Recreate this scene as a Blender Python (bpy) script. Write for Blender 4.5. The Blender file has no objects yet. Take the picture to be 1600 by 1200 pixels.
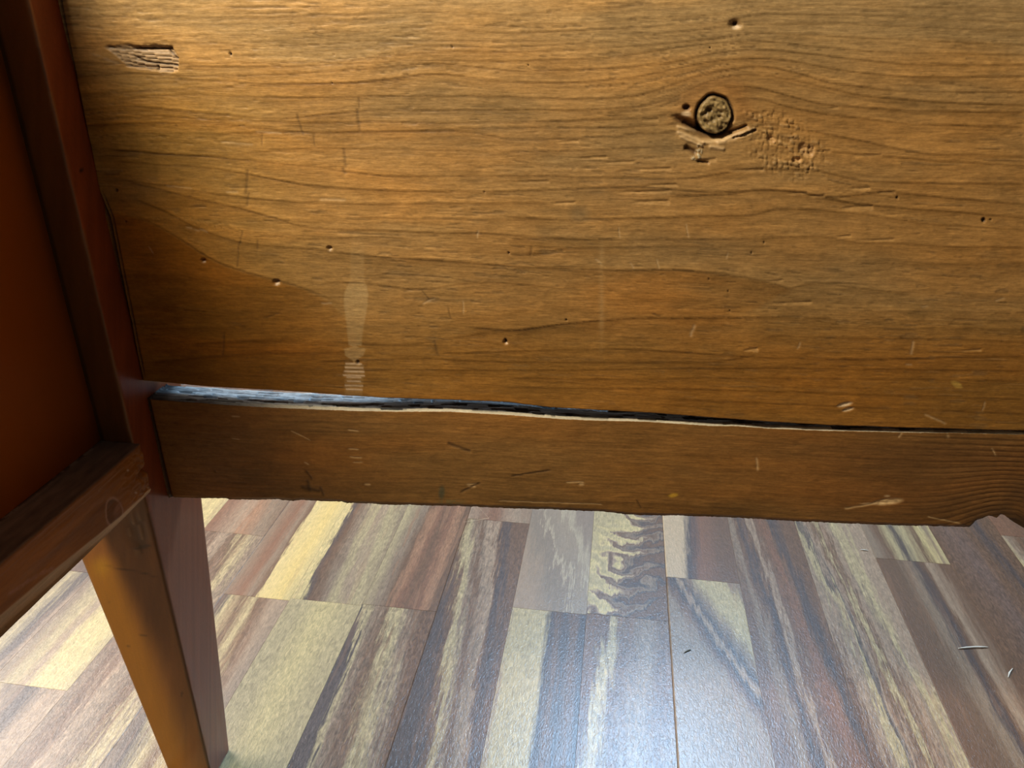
import bpy, math, random
import numpy as np
from mathutils import Vector, Matrix

# ------------------------------------------------------------------ clean start
for blk in (bpy.data.objects, bpy.data.meshes, bpy.data.materials, bpy.data.lights, bpy.data.cameras):
    for b in list(blk):
        blk.remove(b)
scene = bpy.context.scene
COL = scene.collection

# ------------------------------------------------------------------ camera
F_PX = 1200.0
PITCH, ROLL, YAW, CAM_H = math.radians(25.25), math.radians(.34), math.radians(7.9), .46
def _cam():
    cy, sy = math.cos(YAW), math.sin(YAW)
    M0 = np.array([[cy, sy, 0], [0, 0, -1], [-sy, cy, 0]])
    cp, sp = math.cos(PITCH), math.sin(PITCH)
    Rx = np.array([[1, 0, 0], [0, cp, -sp], [0, sp, cp]])
    cr, sr = math.cos(ROLL), math.sin(ROLL)
    Rz = np.array([[cr, -sr, 0], [sr, cr, 0], [0, 0, 1]])
    return Rz @ Rx @ M0
W2C = _cam()
CAM = np.array([0, 0, CAM_H])
def on(px, py, n, c):
    """point of the plane n.P = c that the photograph shows at (px, py)"""
    d = W2C.T @ np.array([(px - 800) / F_PX, (py - 600) / F_PX, 1.])
    n = np.array(n, float)
    return CAM + (c - n @ CAM) / (n @ d) * d
def proj(P):
    c = (P - CAM) @ W2C.T
    return 800 + F_PX * c[..., 0] / c[..., 2], 600 + F_PX * c[..., 1] / c[..., 2]

cd = bpy.data.cameras.new('camera'); cam = bpy.data.objects.new('camera', cd); COL.objects.link(cam)
cd.sensor_width = 36; cd.lens = 36 * F_PX / 1600; cd.clip_start = .01; cd.clip_end = 50
R = Matrix((W2C[0], -W2C[1], -W2C[2])).transposed()
cam.matrix_world = Matrix.Translation(CAM) @ R.to_4x4()
scene.camera = cam

# ------------------------------------------------------------------ light and exposure
w = bpy.data.worlds.new('world'); scene.world = w; w.use_nodes = True
w.node_tree.nodes['Background'].inputs[0].default_value = (.80, .85, 1, 1)
w.node_tree.nodes['Background'].inputs[1].default_value = .25
vs = scene.view_settings
vs.view_transform = 'Standard'; vs.look = 'None'; vs.gamma = 1; vs.use_curve_mapping = False
vs.exposure = 0.0
def area(name, loc, target, sx, sy, power, col):
    l = bpy.data.lights.new(name, 'AREA'); l.shape = 'RECTANGLE'; l.size = sx; l.size_y = sy
    l.energy = power; l.color = col
    o = bpy.data.objects.new(name, l); COL.objects.link(o); o.location = loc
    o.rotation_euler = (Vector(target) - Vector(loc)).to_track_quat('-Z', 'Y').to_euler()
    return o
area('window_daylight', (.20, 1.69, 1.60), (.20, 0, .9), .50, .60, 66, (.40, .68, 1))
area('added_warm_light', (-.38, .02, .86), (0, .35, .38), .11, .11, 6.6, (1, .89, .70))  # added warm light without a lamp body, for apron falloff and corner shadow
area('added_side_light', (-1.95, 1.0, 1.5), (0, .8, .2), 1.4, 1.4, 74, (1, .965, .94))  # added light on the left that brightens the floor; no window modelled

# ------------------------------------------------------------------ helpers
def mesh_obj(name, V, Fc, mat=None, parent=None, smooth=False, col=None, fmat=None):
    me = bpy.data.meshes.new(name)
    me.from_pydata(V if isinstance(V, list) else V.tolist(), [], Fc)
    return _fin(name, me, mat, parent, smooth, col, fmat)
def _fin(name, me, mat, parent, smooth, col, fmat=None):
    if mat is not None:
        for m in (mat if isinstance(mat, (list, tuple)) else [mat]):
            me.materials.append(m)
    if smooth: me.polygons.foreach_set('use_smooth', [True] * len(me.polygons))
    if fmat is not None: me.polygons.foreach_set('material_index', fmat)
    if col is not None:
        a = me.color_attributes.new('Col', 'FLOAT_COLOR', 'POINT')
        c4 = np.ones((len(me.vertices), 4), np.float32); c4[:, :3] = col
        a.data.foreach_set('color', c4.ravel())
    me.update()
    o = bpy.data.objects.new(name, me); COL.objects.link(o)
    if parent is not None: o.parent = parent
    return o
def loft(name, P, col, mat, parent, closed=True, smooth=True):
    """P[n,m,3]: n stations of an m-point closed loop; ends capped"""
    n, m = P.shape[:2]
    V = P.reshape(-1, 3).astype(np.float32)
    i = np.arange(n - 1)[:, None] * m; j = np.arange(m)[None, :]; k = (j + 1) % m
    q = np.stack([i + j, i + k, i + m + k, i + m + j], -1).reshape(-1, 4)
    nf = len(q)
    me = bpy.data.meshes.new(name)
    me.vertices.add(len(V)); me.vertices.foreach_set('co', V.ravel())
    idx = np.concatenate([q.ravel(), np.arange(m)[::-1], (n - 1) * m + np.arange(m)]).astype(np.int32)
    st = np.concatenate([np.arange(nf) * 4, [nf * 4, nf * 4 + m]]).astype(np.int32)
    me.loops.add(len(idx)); me.loops.foreach_set('vertex_index', idx)
    me.polygons.add(nf + 2); me.polygons.foreach_set('loop_start', st)
    me.update(calc_edges=True); me.validate()
    return _fin(name, me, mat, parent, smooth, None if col is None else col.reshape(-1, 3))
def tag(o, label=None, cat=None, group=None, kind=None):
    for k, v in (('label', label), ('category', cat), ('group', group), ('kind', kind)):
        if v: o[k] = v
    return o
def box(name, a, b, mat, parent=None, kind=None):
    V = [(x, y, z) for x in (a[0], b[0]) for y in (a[1], b[1]) for z in (a[2], b[2])]
    Fc = [(0, 1, 3, 2), (4, 6, 7, 5), (0, 4, 5, 1), (2, 3, 7, 6), (0, 2, 6, 4), (1, 5, 7, 3)]
    return tag(mesh_obj(name, V, Fc, mat, parent), kind=kind)

# value noise
def _h(ix, iy, s):
    n = (ix.astype(np.int64) * 374761393 + iy.astype(np.int64) * 668265263 + s * 1442695041) & 0xffffffff
    n = ((n ^ (n >> 13)) * 1274126177) & 0xffffffff
    return ((n ^ (n >> 16)) & 0xffff) / 65535.0
def vn(x, y, s=0):
    ix, iy = np.floor(x), np.floor(y); fx, fy = x - ix, y - iy
    fx = fx * fx * (3 - 2 * fx); fy = fy * fy * (3 - 2 * fy)
    a = _h(ix, iy, s); b = _h(ix + 1, iy, s); c = _h(ix, iy + 1, s); d = _h(ix + 1, iy + 1, s)
    return (a + (b - a) * fx) * (1 - fy) + (c + (d - c) * fx) * fy      # 0..1
def fbm(x, y, s=0, o=3):
    r = 0; t = 0; a = 1.
    for k in range(o):
        r = r + a * vn(x * 2 ** k, y * 2 ** k, s + k * 17); t += a; a *= .55
    return r / t - .5                                                    # about -.5 .. .5
def sm(a, b, x):
    t = np.clip((x - a) / (b - a), 0, 1); return t * t * (3 - 2 * t)

# ------------------------------------------------------------------ materials
def new_mat(name):
    m = bpy.data.materials.new(name); m.use_nodes = True
    nt = m.node_tree; b = nt.nodes['Principled BSDF']
    return m, nt, b
def node(nt, t, **kw):
    n = nt.nodes.new(t)
    for k, v in kw.items(): setattr(n, k, v)
    return n
def math_(nt, op, a, b=None, c=None):
    n = node(nt, 'ShaderNodeMath', operation=op)
    for i, v in enumerate((a, b, c)):
        if v is None: continue
        if isinstance(v, (int, float)): n.inputs[i].default_value = v
        else: nt.links.new(v, n.inputs[i])
    return n.outputs[0]
def vary(nt, color_socket, amount, scale, detail=4, axis_scale=(1, 1, 1), seed=0.):
    """multiply a colour by stretched noise; returns (colour, noise)"""
    tc = node(nt, 'ShaderNodeTexCoord'); mp = node(nt, 'ShaderNodeMapping')
    mp.inputs['Scale'].default_value = axis_scale; mp.inputs['Location'].default_value = (seed, seed, seed)
    nt.links.new(tc.outputs['Object'], mp.inputs[0])
    nz = node(nt, 'ShaderNodeTexNoise'); nz.inputs['Scale'].default_value = scale; nz.inputs['Detail'].default_value = detail
    nz.inputs['Roughness'].default_value = .65
    nt.links.new(mp.outputs[0], nz.inputs[0])
    v = math_(nt, 'MULTIPLY_ADD', nz.outputs[0], amount * 2, 1 - amount)
    vm = node(nt, 'ShaderNodeVectorMath', operation='SCALE')
    nt.links.new(color_socket, vm.inputs[0]); nt.links.new(v, vm.inputs['Scale'])
    return vm.outputs[0], nz.outputs[0]
def wood_attr(name, axis_scale, rough=.42, fine=.16, bump=.1, coat=.0, spec=.5):
    m, nt, b = new_mat(name)
    at = node(nt, 'ShaderNodeAttribute', attribute_name='Col')
    c, nz = vary(nt, at.outputs['Color'], fine, 1000, 3, axis_scale)
    c2, nz2 = vary(nt, c, fine * .8, 260, 3, axis_scale)
    c2, _ = vary(nt, c2, fine * .9, 900, 2, (.6, 1, 1), 3.)
    nt.links.new(c2, b.inputs['Base Color'])
    bp = node(nt, 'ShaderNodeBump'); bp.inputs['Strength'].default_value = bump; bp.inputs['Distance'].default_value = .0004
    nt.links.new(nz, bp.inputs['Height']); nt.links.new(bp.outputs[0], b.inputs['Normal'])
    r = math_(nt, 'MULTIPLY_ADD', nz2, .25, rough - .12); nt.links.new(r, b.inputs['Roughness'])
    b.inputs['Specular IOR Level'].default_value = spec
    b.inputs['Coat Weight'].default_value = coat; b.inputs['Coat Roughness'].default_value = .25
    return m
def plain(name, color, rough=.6, amt=.12, scale=40, axis=(1, 1, 1), spec=.5, coat=0):
    m, nt, b = new_mat(name)
    rgb = node(nt, 'ShaderNodeRGB'); rgb.outputs[0].default_value = (*color, 1)
    c, _ = vary(nt, rgb.outputs[0], amt, scale, 4, axis); nt.links.new(c, b.inputs['Base Color'])
    b.inputs['Roughness'].default_value = rough; b.inputs['Specular IOR Level'].default_value = spec
    b.inputs['Coat Weight'].default_value = coat; b.inputs['Coat Roughness'].default_value = .2
    return m
M_APRON = wood_attr('old_varnished_spruce', (.12, 1, 1), .50, .30, .5, spec=.35)
M_LEG = wood_attr('varnished_leg_wood', (1, 1, .06), .36, .12, .12, spec=.6)
M_RAIL = wood_attr('worn_runner_wood', (1, .12, 1), .55, .16, .2, spec=.3)
M_PANEL = plain('red_brown_panel_varnish', (.40, .105, .008), .42, .35, 14, (1, 1, .18), .5)
M_WALL = plain('white_wall_paint', (.72, .72, .74), .9, .04, 6)
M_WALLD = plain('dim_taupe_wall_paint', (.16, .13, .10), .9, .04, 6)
M_FRAME = plain('white_window_paint', (.8, .8, .8), .4, .03, 10)

# ------------------------------------------------------------------ the room
FZ = -.0140
box('wall_back', (-2.0, 1.72, FZ - .02), (2.0, 1.82, 2.6), M_WALL, kind='structure')
box('wall_left', (-2.1, -2.0, FZ - .02), (-2.0, 1.82, 2.6), M_WALL, kind='structure')
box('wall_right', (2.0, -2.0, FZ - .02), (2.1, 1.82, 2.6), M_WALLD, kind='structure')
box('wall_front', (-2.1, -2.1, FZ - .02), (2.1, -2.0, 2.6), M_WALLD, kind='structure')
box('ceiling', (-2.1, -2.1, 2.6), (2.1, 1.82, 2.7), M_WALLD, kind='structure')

# floor slab and its wood staves
m, nt, b = new_mat('floor_substrate')
rgb = node(nt, 'ShaderNodeRGB'); rgb.outputs[0].default_value = (.16, .09, .05, 1)
c, _ = vary(nt, rgb.outputs[0], .5, 14, 4, (1, .12, 1)); nt.links.new(c, b.inputs['Base Color']); b.inputs['Roughness'].default_value = .4
FZ = -.0140; KF = (CAM_H - FZ) / CAM_H          # floor level; the traced joints are scaled to it
floor = box('floor', (-2.1, -2.1, FZ - .02), (2.1, 1.82, FZ - .006), m, kind='structure')

PALE = (.60, .45, .20); PALE2 = (.46, .345, .175); TAN = (.36, .24, .15); BRN = (.165, .085, .045)
DRK = (.092, .064, .054); RED = (.23, .105, .055); GRY = (.26, .175, .11); ORG = (.35, .175, .09)
def stave_mat(name, stops, slant=0., wob=.10, seed=0., curve=0., mott=.35, vbands=0., chev=0., red=.18, off=None):
    """stops: (u, colour) across the stave; slant/curve shift them along it"""
    m, nt, b = new_mat(name)
    L = nt.links.new
    tc = node(nt, 'ShaderNodeTexCoord'); sp = node(nt, 'ShaderNodeSeparateXYZ'); L(tc.outputs['Object'], sp.inputs[0])
    x, y = sp.outputs[0], sp.outputs[1]
    def nz(sx, sy, sc, det=3, sd=0., rough=.55, dist=0.):
        mp = node(nt, 'ShaderNodeMapping'); mp.inputs['Scale'].default_value = (sx, sy, 1)
        mp.inputs['Location'].default_value = (seed * 3.7 + sd, seed * 1.3 + sd, seed)
        L(tc.outputs['Object'], mp.inputs[0])
        n = node(nt, 'ShaderNodeTexNoise'); n.inputs['Scale'].default_value = sc; n.inputs['Detail'].default_value = det
        n.inputs['Roughness'].default_value = rough; n.inputs['Distortion'].default_value = dist
        L(mp.outputs[0], n.inputs[0]); return n.outputs[0]
    u = math_(nt, 'MULTIPLY_ADD', x, 1 / .066, .5)
    u = math_(nt, 'ADD', u, math_(nt, 'MULTIPLY_ADD', y, slant, off or 0.))
    u = math_(nt, 'ADD', u, math_(nt, 'MULTIPLY_ADD', nz(1, .07, 300, 4, 7., .7), .20 + wob, -(.10 + wob * .5)))
    if curve: u = math_(nt, 'ADD', u, math_(nt, 'MULTIPLY', math_(nt, 'MULTIPLY', y, y), curve))
    u = math_(nt, 'ADD', u, math_(nt, 'MULTIPLY_ADD', nz(1, .14, 22, 2), wob * 1.6, -wob * .8))
    u = math_(nt, 'ADD', u, math_(nt, 'MULTIPLY_ADD', nz(1, .05, 90, 4, 5., .6), .10 + wob, -(.05 + wob * .5)))
    if chev:   # cross figure: bands across the stave bent into a V
        v = math_(nt, 'ADD', math_(nt, 'MULTIPLY', y, chev), math_(nt, 'MULTIPLY', math_(nt, 'ABSOLUTE', math_(nt, 'ADD', u, -.45)), -1.3))
        v = math_(nt, 'ADD', v, math_(nt, 'MULTIPLY', nz(1, 1, 17, 3, 9.), 4.2))
        s = math_(nt, 'SINE', math_(nt, 'MULTIPLY', v, 6.28))
        u = math_(nt, 'ADD', u, math_(nt, 'MULTIPLY', s, .26))
    cr = node(nt, 'ShaderNodeValToRGB'); L(u, cr.inputs[0])
    el = cr.color_ramp.elements
    while len(el) > 1: el.remove(el[-1])
    el[0].position = max(0, stops[0][0]); el[0].color = (*stops[0][1], 1)
    for p, c in stops[1:]:
        e = el.new(min(1, p)); e.color = (*c, 1)
    # fine fibres and pores
    col = cr.outputs[0]
    f1 = nz(1, .16, 800, 3, 2., .7, .5); f2 = nz(1, .4, 330, 3, 4., .6, 1.2)
    v = math_(nt, 'MULTIPLY_ADD', f1, mott * 3.0, 1 - mott * 1.5)
    v = math_(nt, 'MULTIPLY', v, math_(nt, 'MULTIPLY_ADD', f2, mott * 3.0, 1 - mott * 1.5))
    vm = node(nt, 'ShaderNodeVectorMath', operation='SCALE'); L(col, vm.inputs[0]); L(v, vm.inputs['Scale'])
    # reddish heart streaks
    mx = node(nt, 'ShaderNodeMix', data_type='RGBA'); rr = math_(nt, 'MULTIPLY', math_(nt, 'GREATER_THAN', nz(1, .07, 120, 3, 8.), .60), red)
    L(rr, mx.inputs['Factor']); L(vm.outputs[0], mx.inputs['A']); mx.inputs['B'].default_value = (*ORG, 1)
    L(mx.outputs['Result'], b.inputs['Base Color'])
    # satin lacquer with a fine leathery relief
    bp = node(nt, 'ShaderNodeBump'); bp.inputs['Strength'].default_value = .45; bp.inputs['Distance'].default_value = .0004
    L(nz(1, .5, 620, 2, 1., .5, 1.0), bp.inputs['Height']); L(bp.outputs[0], b.inputs['Normal'])
    b.inputs['Roughness'].default_value = .31
    b.inputs['Specular IOR Level'].default_value = .7
    return m
S = stave_mat
G_MATS = [
    S('stave_brown', [(0, BRN), (.3, GRY), (.5, BRN), (.7, TAN), (1, BRN)], .4, .2, 1.),
    S('stave_pale', [(0, PALE2), (.4, PALE), (.7, PALE2), (1, TAN)], .3, .15, 2.),
    S('stave_mixed', [(0, DRK), (.2, PALE2), (.35, BRN), (.6, PALE2), (.8, DRK), (1, TAN)], -.6, .2, 3.),
    S('stave_dark', [(0, DRK), (.5, BRN), (1, DRK)], .5, .2, 4.),
    S('stave_red', [(0, RED), (.3, BRN), (.6, RED), (1, BRN)], .3, .2, 5.),
    S('stave_grey', [(0, GRY), (.3, PALE2), (.6, GRY), (1, BRN)], -.4, .2, 6.)]
# column edges (m) and, for the columns in view, (joint positions, materials between the joints from near to far)
PITCHX = .0664
EDGES = {-5: -.4555, -4: -.391, -3: -.326, -2: -.265, -1: -.2, 0: -.134, 1: -.070, 2: -.006, 3: .064, 4: .130, 5: .197, 6: .263, 7: .330, 8: .397, 9: .463}
VIEW = {
    -5: ([.376], [S('stave_left_near', [(0, BRN), (.3, PALE2), (.5, GRY), (.75, DRK), (1, TAN)], 1.0, .25, 11., mott=.45),
                  S('stave_left_yellow', [(0, GRY), (.3, PALE2), (.45, TAN), (.55, PALE), (.85, PALE), (1, PALE2)], .0, .06, 12.)]),
    -4: ([.581], [S('stave_streaked_grey', [(0, GRY), (.25, BRN), (.4, TAN), (.55, GRY), (.7, BRN), (.85, PALE2), (1, GRY)], .8, .3, 13., mott=.55),
                  S('stave_orange_brown', [(0, RED), (.35, TAN), (.5, ORG), (.75, GRY), (1, BRN)], .3, .15, 14.)]),
    -3: ([.496], [S('stave_dark_streaks', [(0, GRY), (.3, DRK), (.42, PALE2), (.6, BRN), (.72, PALE2), (.85, BRN), (1, TAN)], 1.2, .12, 15.),
                  S('stave_half_yellow', [(0, GRY), (.25, RED), (.38, GRY), (.48, BRN), (.52, PALE), (.8, (.66, .47, .17)), (1, PALE)], .0, .05, 16., mott=.22)]),
    -2: ([.499], [S('stave_pale_plain', [(0, PALE2), (.2, PALE2), (.5, PALE), (.9, PALE2), (1, PALE2)], .0, .06, 17., mott=.4, red=0),
                  S('stave_brown_to_pale', [(0, PALE), (.05, DRK), (.2, BRN), (.34, GRY), (.5, PALE2), (.62, TAN), (.75, PALE2), (1, GRY)], .6, .16, 18., mott=.4)]),
    -1: ([.501], [S('stave_mottled', [(0, DRK), (.24, DRK), (.3, PALE2), (.4, GRY), (.6, BRN), (.75, PALE2), (.9, GRY), (1, BRN)], 1.1, .30, 19., mott=.6),
                  S('stave_red_streaked', [(0, PALE2), (.25, GRY), (.38, BRN), (.46, ORG), (.55, RED), (.68, BRN), (.8, RED), (.9, ORG), (1, BRN)], -.3, .1, 20., red=.45)]),
    0: ([.640], [S('stave_dark_edges', [(0, DRK), (.1, DRK), (.22, BRN), (.32, PALE2), (.42, GRY), (.52, BRN), (.60, GRY), (.70, TAN), (.76, BRN), (.84, DRK), (1, BRN)], 1.1, .26, 21., mott=.5),
                 S('stave_red_far', [(0, TAN), (.4, RED), (.7, TAN), (1, GRY)], 0, .1, 22.)]),
    1: ([.516], [S('stave_pale_and_dark', [(0, TAN), (.08, PALE2), (.5, PALE2), (.58, DRK), (.68, BRN), (.75, DRK), (.9, BRN), (1, DRK)], .2, .04, 23., mott=.4, red=0),
                 S('stave_swirled_tan', [(0, TAN), (.3, (.26, .19, .13)), (.42, (.27, .19, .13)), (.46, (.48, .37, .24)), (.52, (.30, .22, .15)), (.75, (.33, .24, .16)), (.8, (.44, .34, .22)), (1, (.28, .20, .14))], 4.0, .5, 24., mott=.16, red=0, off=.5)]),
    2: ([.518], [S('stave_grey_mottled', [(0, BRN), (.1, PALE2), (.25, BRN), (.5, GRY), (.75, BRN), (1, GRY)], -1.2, .25, 25., mott=.5),
                 S('stave_chevron', [(0, PALE2), (.3, PALE), (.42, TAN), (.52, BRN), (.7, GRY), (.85, DRK), (1, BRN)], -3.0, .12, 26., chev=40., mott=.35, red=0, off=-.36)]),
    3: ([.577], [S('stave_fanned', [(0, GRY), (.10, BRN), (.2, DRK), (.27, TAN), (.34, DRK), (.48, GRY), (.62, PALE2), (.9, PALE2), (1, GRY)], 6.5, .1, 27., off=-1.25),
                 S('stave_tan_and_dark', [(0, (.55, .38, .22)), (.42, (.55, .38, .22)), (.52, DRK), (.7, RED), (1, BRN)], -1.0, .06, 28., mott=.2, red=0)]),
    4: ([.17, .86], [G_MATS[3], S('stave_fine_dark', [(0, BRN), (.2, GRY), (.28, BRN), (.36, DRK), (.44, BRN), (.5, TAN), (.56, BRN), (.7, RED), (.78, BRN), (.85, DRK), (1, BRN)], 1.2, .18, 29., mott=.35), G_MATS[2]]),
    5: ([.17, .80], [G_MATS[2], S('stave_yellow_streaks', [(0, BRN), (.10, TAN), (.16, GRY), (.24, PALE2), (.30, DRK), (.38, TAN), (.46, BRN), (.54, PALE2), (.60, BRN), (.70, TAN), (.78, GRY), (.88, PALE2), (1, TAN)], 1.0, .30, 30., mott=.4), G_MATS[0]]),
    6: ([.634], [S('stave_quiet_brown', [(0, BRN), (.35, (.16, .09, .05)), (.5, GRY), (.6, DRK), (.7, BRN), (.8, TAN), (1, BRN)], .5, .12, 31., mott=.2),
                 S('stave_striped', [(0, GRY), (.15, BRN), (.3, PALE2), (.4, DRK), (.55, PALE2), (.68, BRN), (.8, PALE), (.88, GRY), (1, PALE)], .3, .08, 32., mott=.2)]),
    7: ([.30, .88], [G_MATS[4], S('stave_speckled_brown', [(0, BRN), (.4, (.17, .10, .07)), (.7, BRN), (.85, DRK), (1, BRN)], .6, .2, 33., mott=.5), G_MATS[5]]),
    8: ([.690], [S('stave_far_pale_streaks', [(0, PALE), (.15, TAN), (.3, BRN), (.6, GRY), (.8, BRN), (1, TAN)], .5, .1, 34.),
                 S('stave_far_red', [(0, RED), (.5, BRN), (1, RED)], .3, .1, 35.)]),
}
def stave(x0, x1, y0, y1, mat, gl, gr, ge):
    """board with a fine bevel: gl/gr width of the arris left/right, ge at the ends"""
    x0, x1, y0, y1 = x0 * KF, x1 * KF, y0 * KF, min(y1 * KF, 1.715)
    w2, l2 = (x1 - x0) / 2, (y1 - y0) / 2
    t = -.0004 if max(gl, gr) > .0003 else -.00018
    o = [(-w2, -l2), (w2, -l2), (w2, l2), (-w2, l2)]
    i = [(-w2 + gl, -l2 + ge), (w2 - gr, -l2 + ge), (w2 - gr, l2 - ge), (-w2 + gl, l2 - ge)]
    V = [(*p, 0) for p in i] + [(*p, t) for p in o] + [(*p, -.006) for p in o]
    Fc = [(0, 1, 2, 3)]
    for k in range(4):
        n = (k + 1) % 4
        Fc += [(4 + k, 4 + n, n, k), (8 + k, 8 + n, 4 + n, 4 + k)]
    ob = mesh_obj('stave', V, Fc, mat, floor)
    ob.location = ((x0 + x1) / 2, (y0 + y1) / 2, FZ)
    return ob
rng = random.Random(5)
def ex(c):
    return EDGES[c] if c in EDGES else (EDGES[-5] + (c + 5) * PITCHX if c < 0 else EDGES[9] + (c - 9) * PITCHX)
for c in range(-20, 26):
    x0, x1 = ex(c), ex(c + 1)
    gl = .0010 if c == 3 else .0006 if c % 3 == 0 else .00012; gr = .0006 if (c + 1) % 3 == 0 else .00012
    if c in VIEW:
        js, ms = VIEW[c]
        ys = [js[0] - .42] + list(js) + [js[-1] + .42]
        ys = [max(-.3, ys[0])] + ys[1:]
        if len(js) == 1: ys = [js[0] - .42, js[0], js[0] + .42]
        for k, mm in enumerate(ms): stave(x0, x1, ys[k], ys[k + 1], mm, gl, gr, .00018)
        lo, hi = ys[0], ys[-1]
        spans = [(max(-.6, lo - .4), lo), (hi, hi + .42)]
    else:
        s = -.5 + rng.random() * .3
        spans = [(s + k * .42, s + (k + 1) * .42) for k in range(5)]
    for a_, b_ in spans:
        stave(x0, x1, a_, min(b_, 1.66), G_MATS[rng.randrange(6)], gl, gr, .00018)

# ------------------------------------------------------------------ the table
Y0 = .33
X0 = float(on(190, 620, (0, 1, 0), Y0)[0])                 # inner corner of the leg
XP = -.2713                                               # inner face of the side panel
YA = float(on(227, 620, (1, 0, 0), X0)[1])
ANG = math.radians(3.4)
T = np.array([math.cos(ANG), math.sin(ANG), 0]); NO = np.array([math.sin(ANG), -math.cos(ANG), 0])
A = np.array([X0, YA, 0]); CN = float(-NO @ A)
table = bpy.data.objects.new('wooden_table', None); COL.objects.link(table)
table.location = (0, 0, 0)
tag(table, 'old amber-stained wooden table seen from inside its frame, cracked back apron on a tapered leg', 'table')

def uz(px, py):
    P = on(px, py, tuple(-NO), CN); return float((P - A) @ T), float(P[2])
def edge(pts):
    q = [uz(*p) for p in pts]; return np.array([a for a, _ in q]), np.array([b_ for _, b_ in q])
GAP_UP = [(228, 595), (262, 598), (325, 604), (450, 611), (541, 618), (600, 621.5), (700, 624), (790, 628), (860, 636.5), (945, 641), (1020, 645), (1105, 652), (1150, 655), (1205, 659), (1290, 664), (1420, 668), (1600, 673)]
GAP_LO = [(228, 623), (262, 626), (356, 633), (450, 638), (553, 642), (620, 643), (700, 643), (790, 648), (880, 655), (930, 657), (1010, 659), (1110, 665.5), (1150, 666), (1200, 669.5), (1290, 673), (1400, 675.5), (1600, 679.5)]
BOT = [(240, 779), (262, 780), (275, 779), (340, 780.5), (352, 780), (358, 782), (415, 783), (430, 782), (455, 784.5), (470, 783), (534, 786), (541, 788), (600, 790), (700, 792.5), (760, 794.5), (860, 798), (942, 801), (984, 806), (1100, 808.5), (1150, 811), (1260, 817), (1400, 823), (1501, 826), (1516, 826), (1520, 822), (1526, 816), (1534, 811), (1544, 806), (1552, 807), (1557, 809), (1560, 807), (1563, 804), (1570, 805), (1577, 811), (1586, 818), (1600, 826), (1610, 829)]
UEND = .62

def dense(pts, lo=-250, hi=2700):
    X = np.arange(lo, hi, 4.); xs = [p[0] for p in pts]; ys = [p[1] for p in pts]
    s0 = (ys[1] - ys[0]) / (xs[1] - xs[0]); s1 = (ys[-1] - ys[-2]) / (xs[-1] - xs[-2])
    Yv = np.interp(X, xs, ys) + np.where(X < xs[0], (X - xs[0]) * s0, 0) * .6 + np.where(X > xs[-1], (X - xs[-1]) * s1, 0) * .3
    k = np.exp(-(np.arange(-16, 17) * 4 / 17.) ** 2 / 2); k /= k.sum()
    return X, np.convolve(np.pad(Yv, 16, mode='edge'), k, 'valid')
def hline(x, y, pts, soft=12):
    xs = [p[0] for p in pts]
    d = y - np.interp(x, *dense(pts))
    m = sm(xs[0] - soft, xs[0] + soft, x) * (1 - sm(xs[-1] - soft, xs[-1] + soft, x))
    return d, m
def blob(x, y, cx, cy, rx, ry, ang=0, soft=.5):
    c, s = math.cos(math.radians(ang)), math.sin(math.radians(ang))
    a = ((x - cx) * c + (y - cy) * s) / rx; b_ = (-(x - cx) * s + (y - cy) * c) / ry
    return 1 - sm(1 - soft, 1 + soft * .6, np.sqrt(a * a + b_ * b_))
def mixc(C, c, m):
    return C + (np.array(c) - C) * m[..., None]

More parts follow.
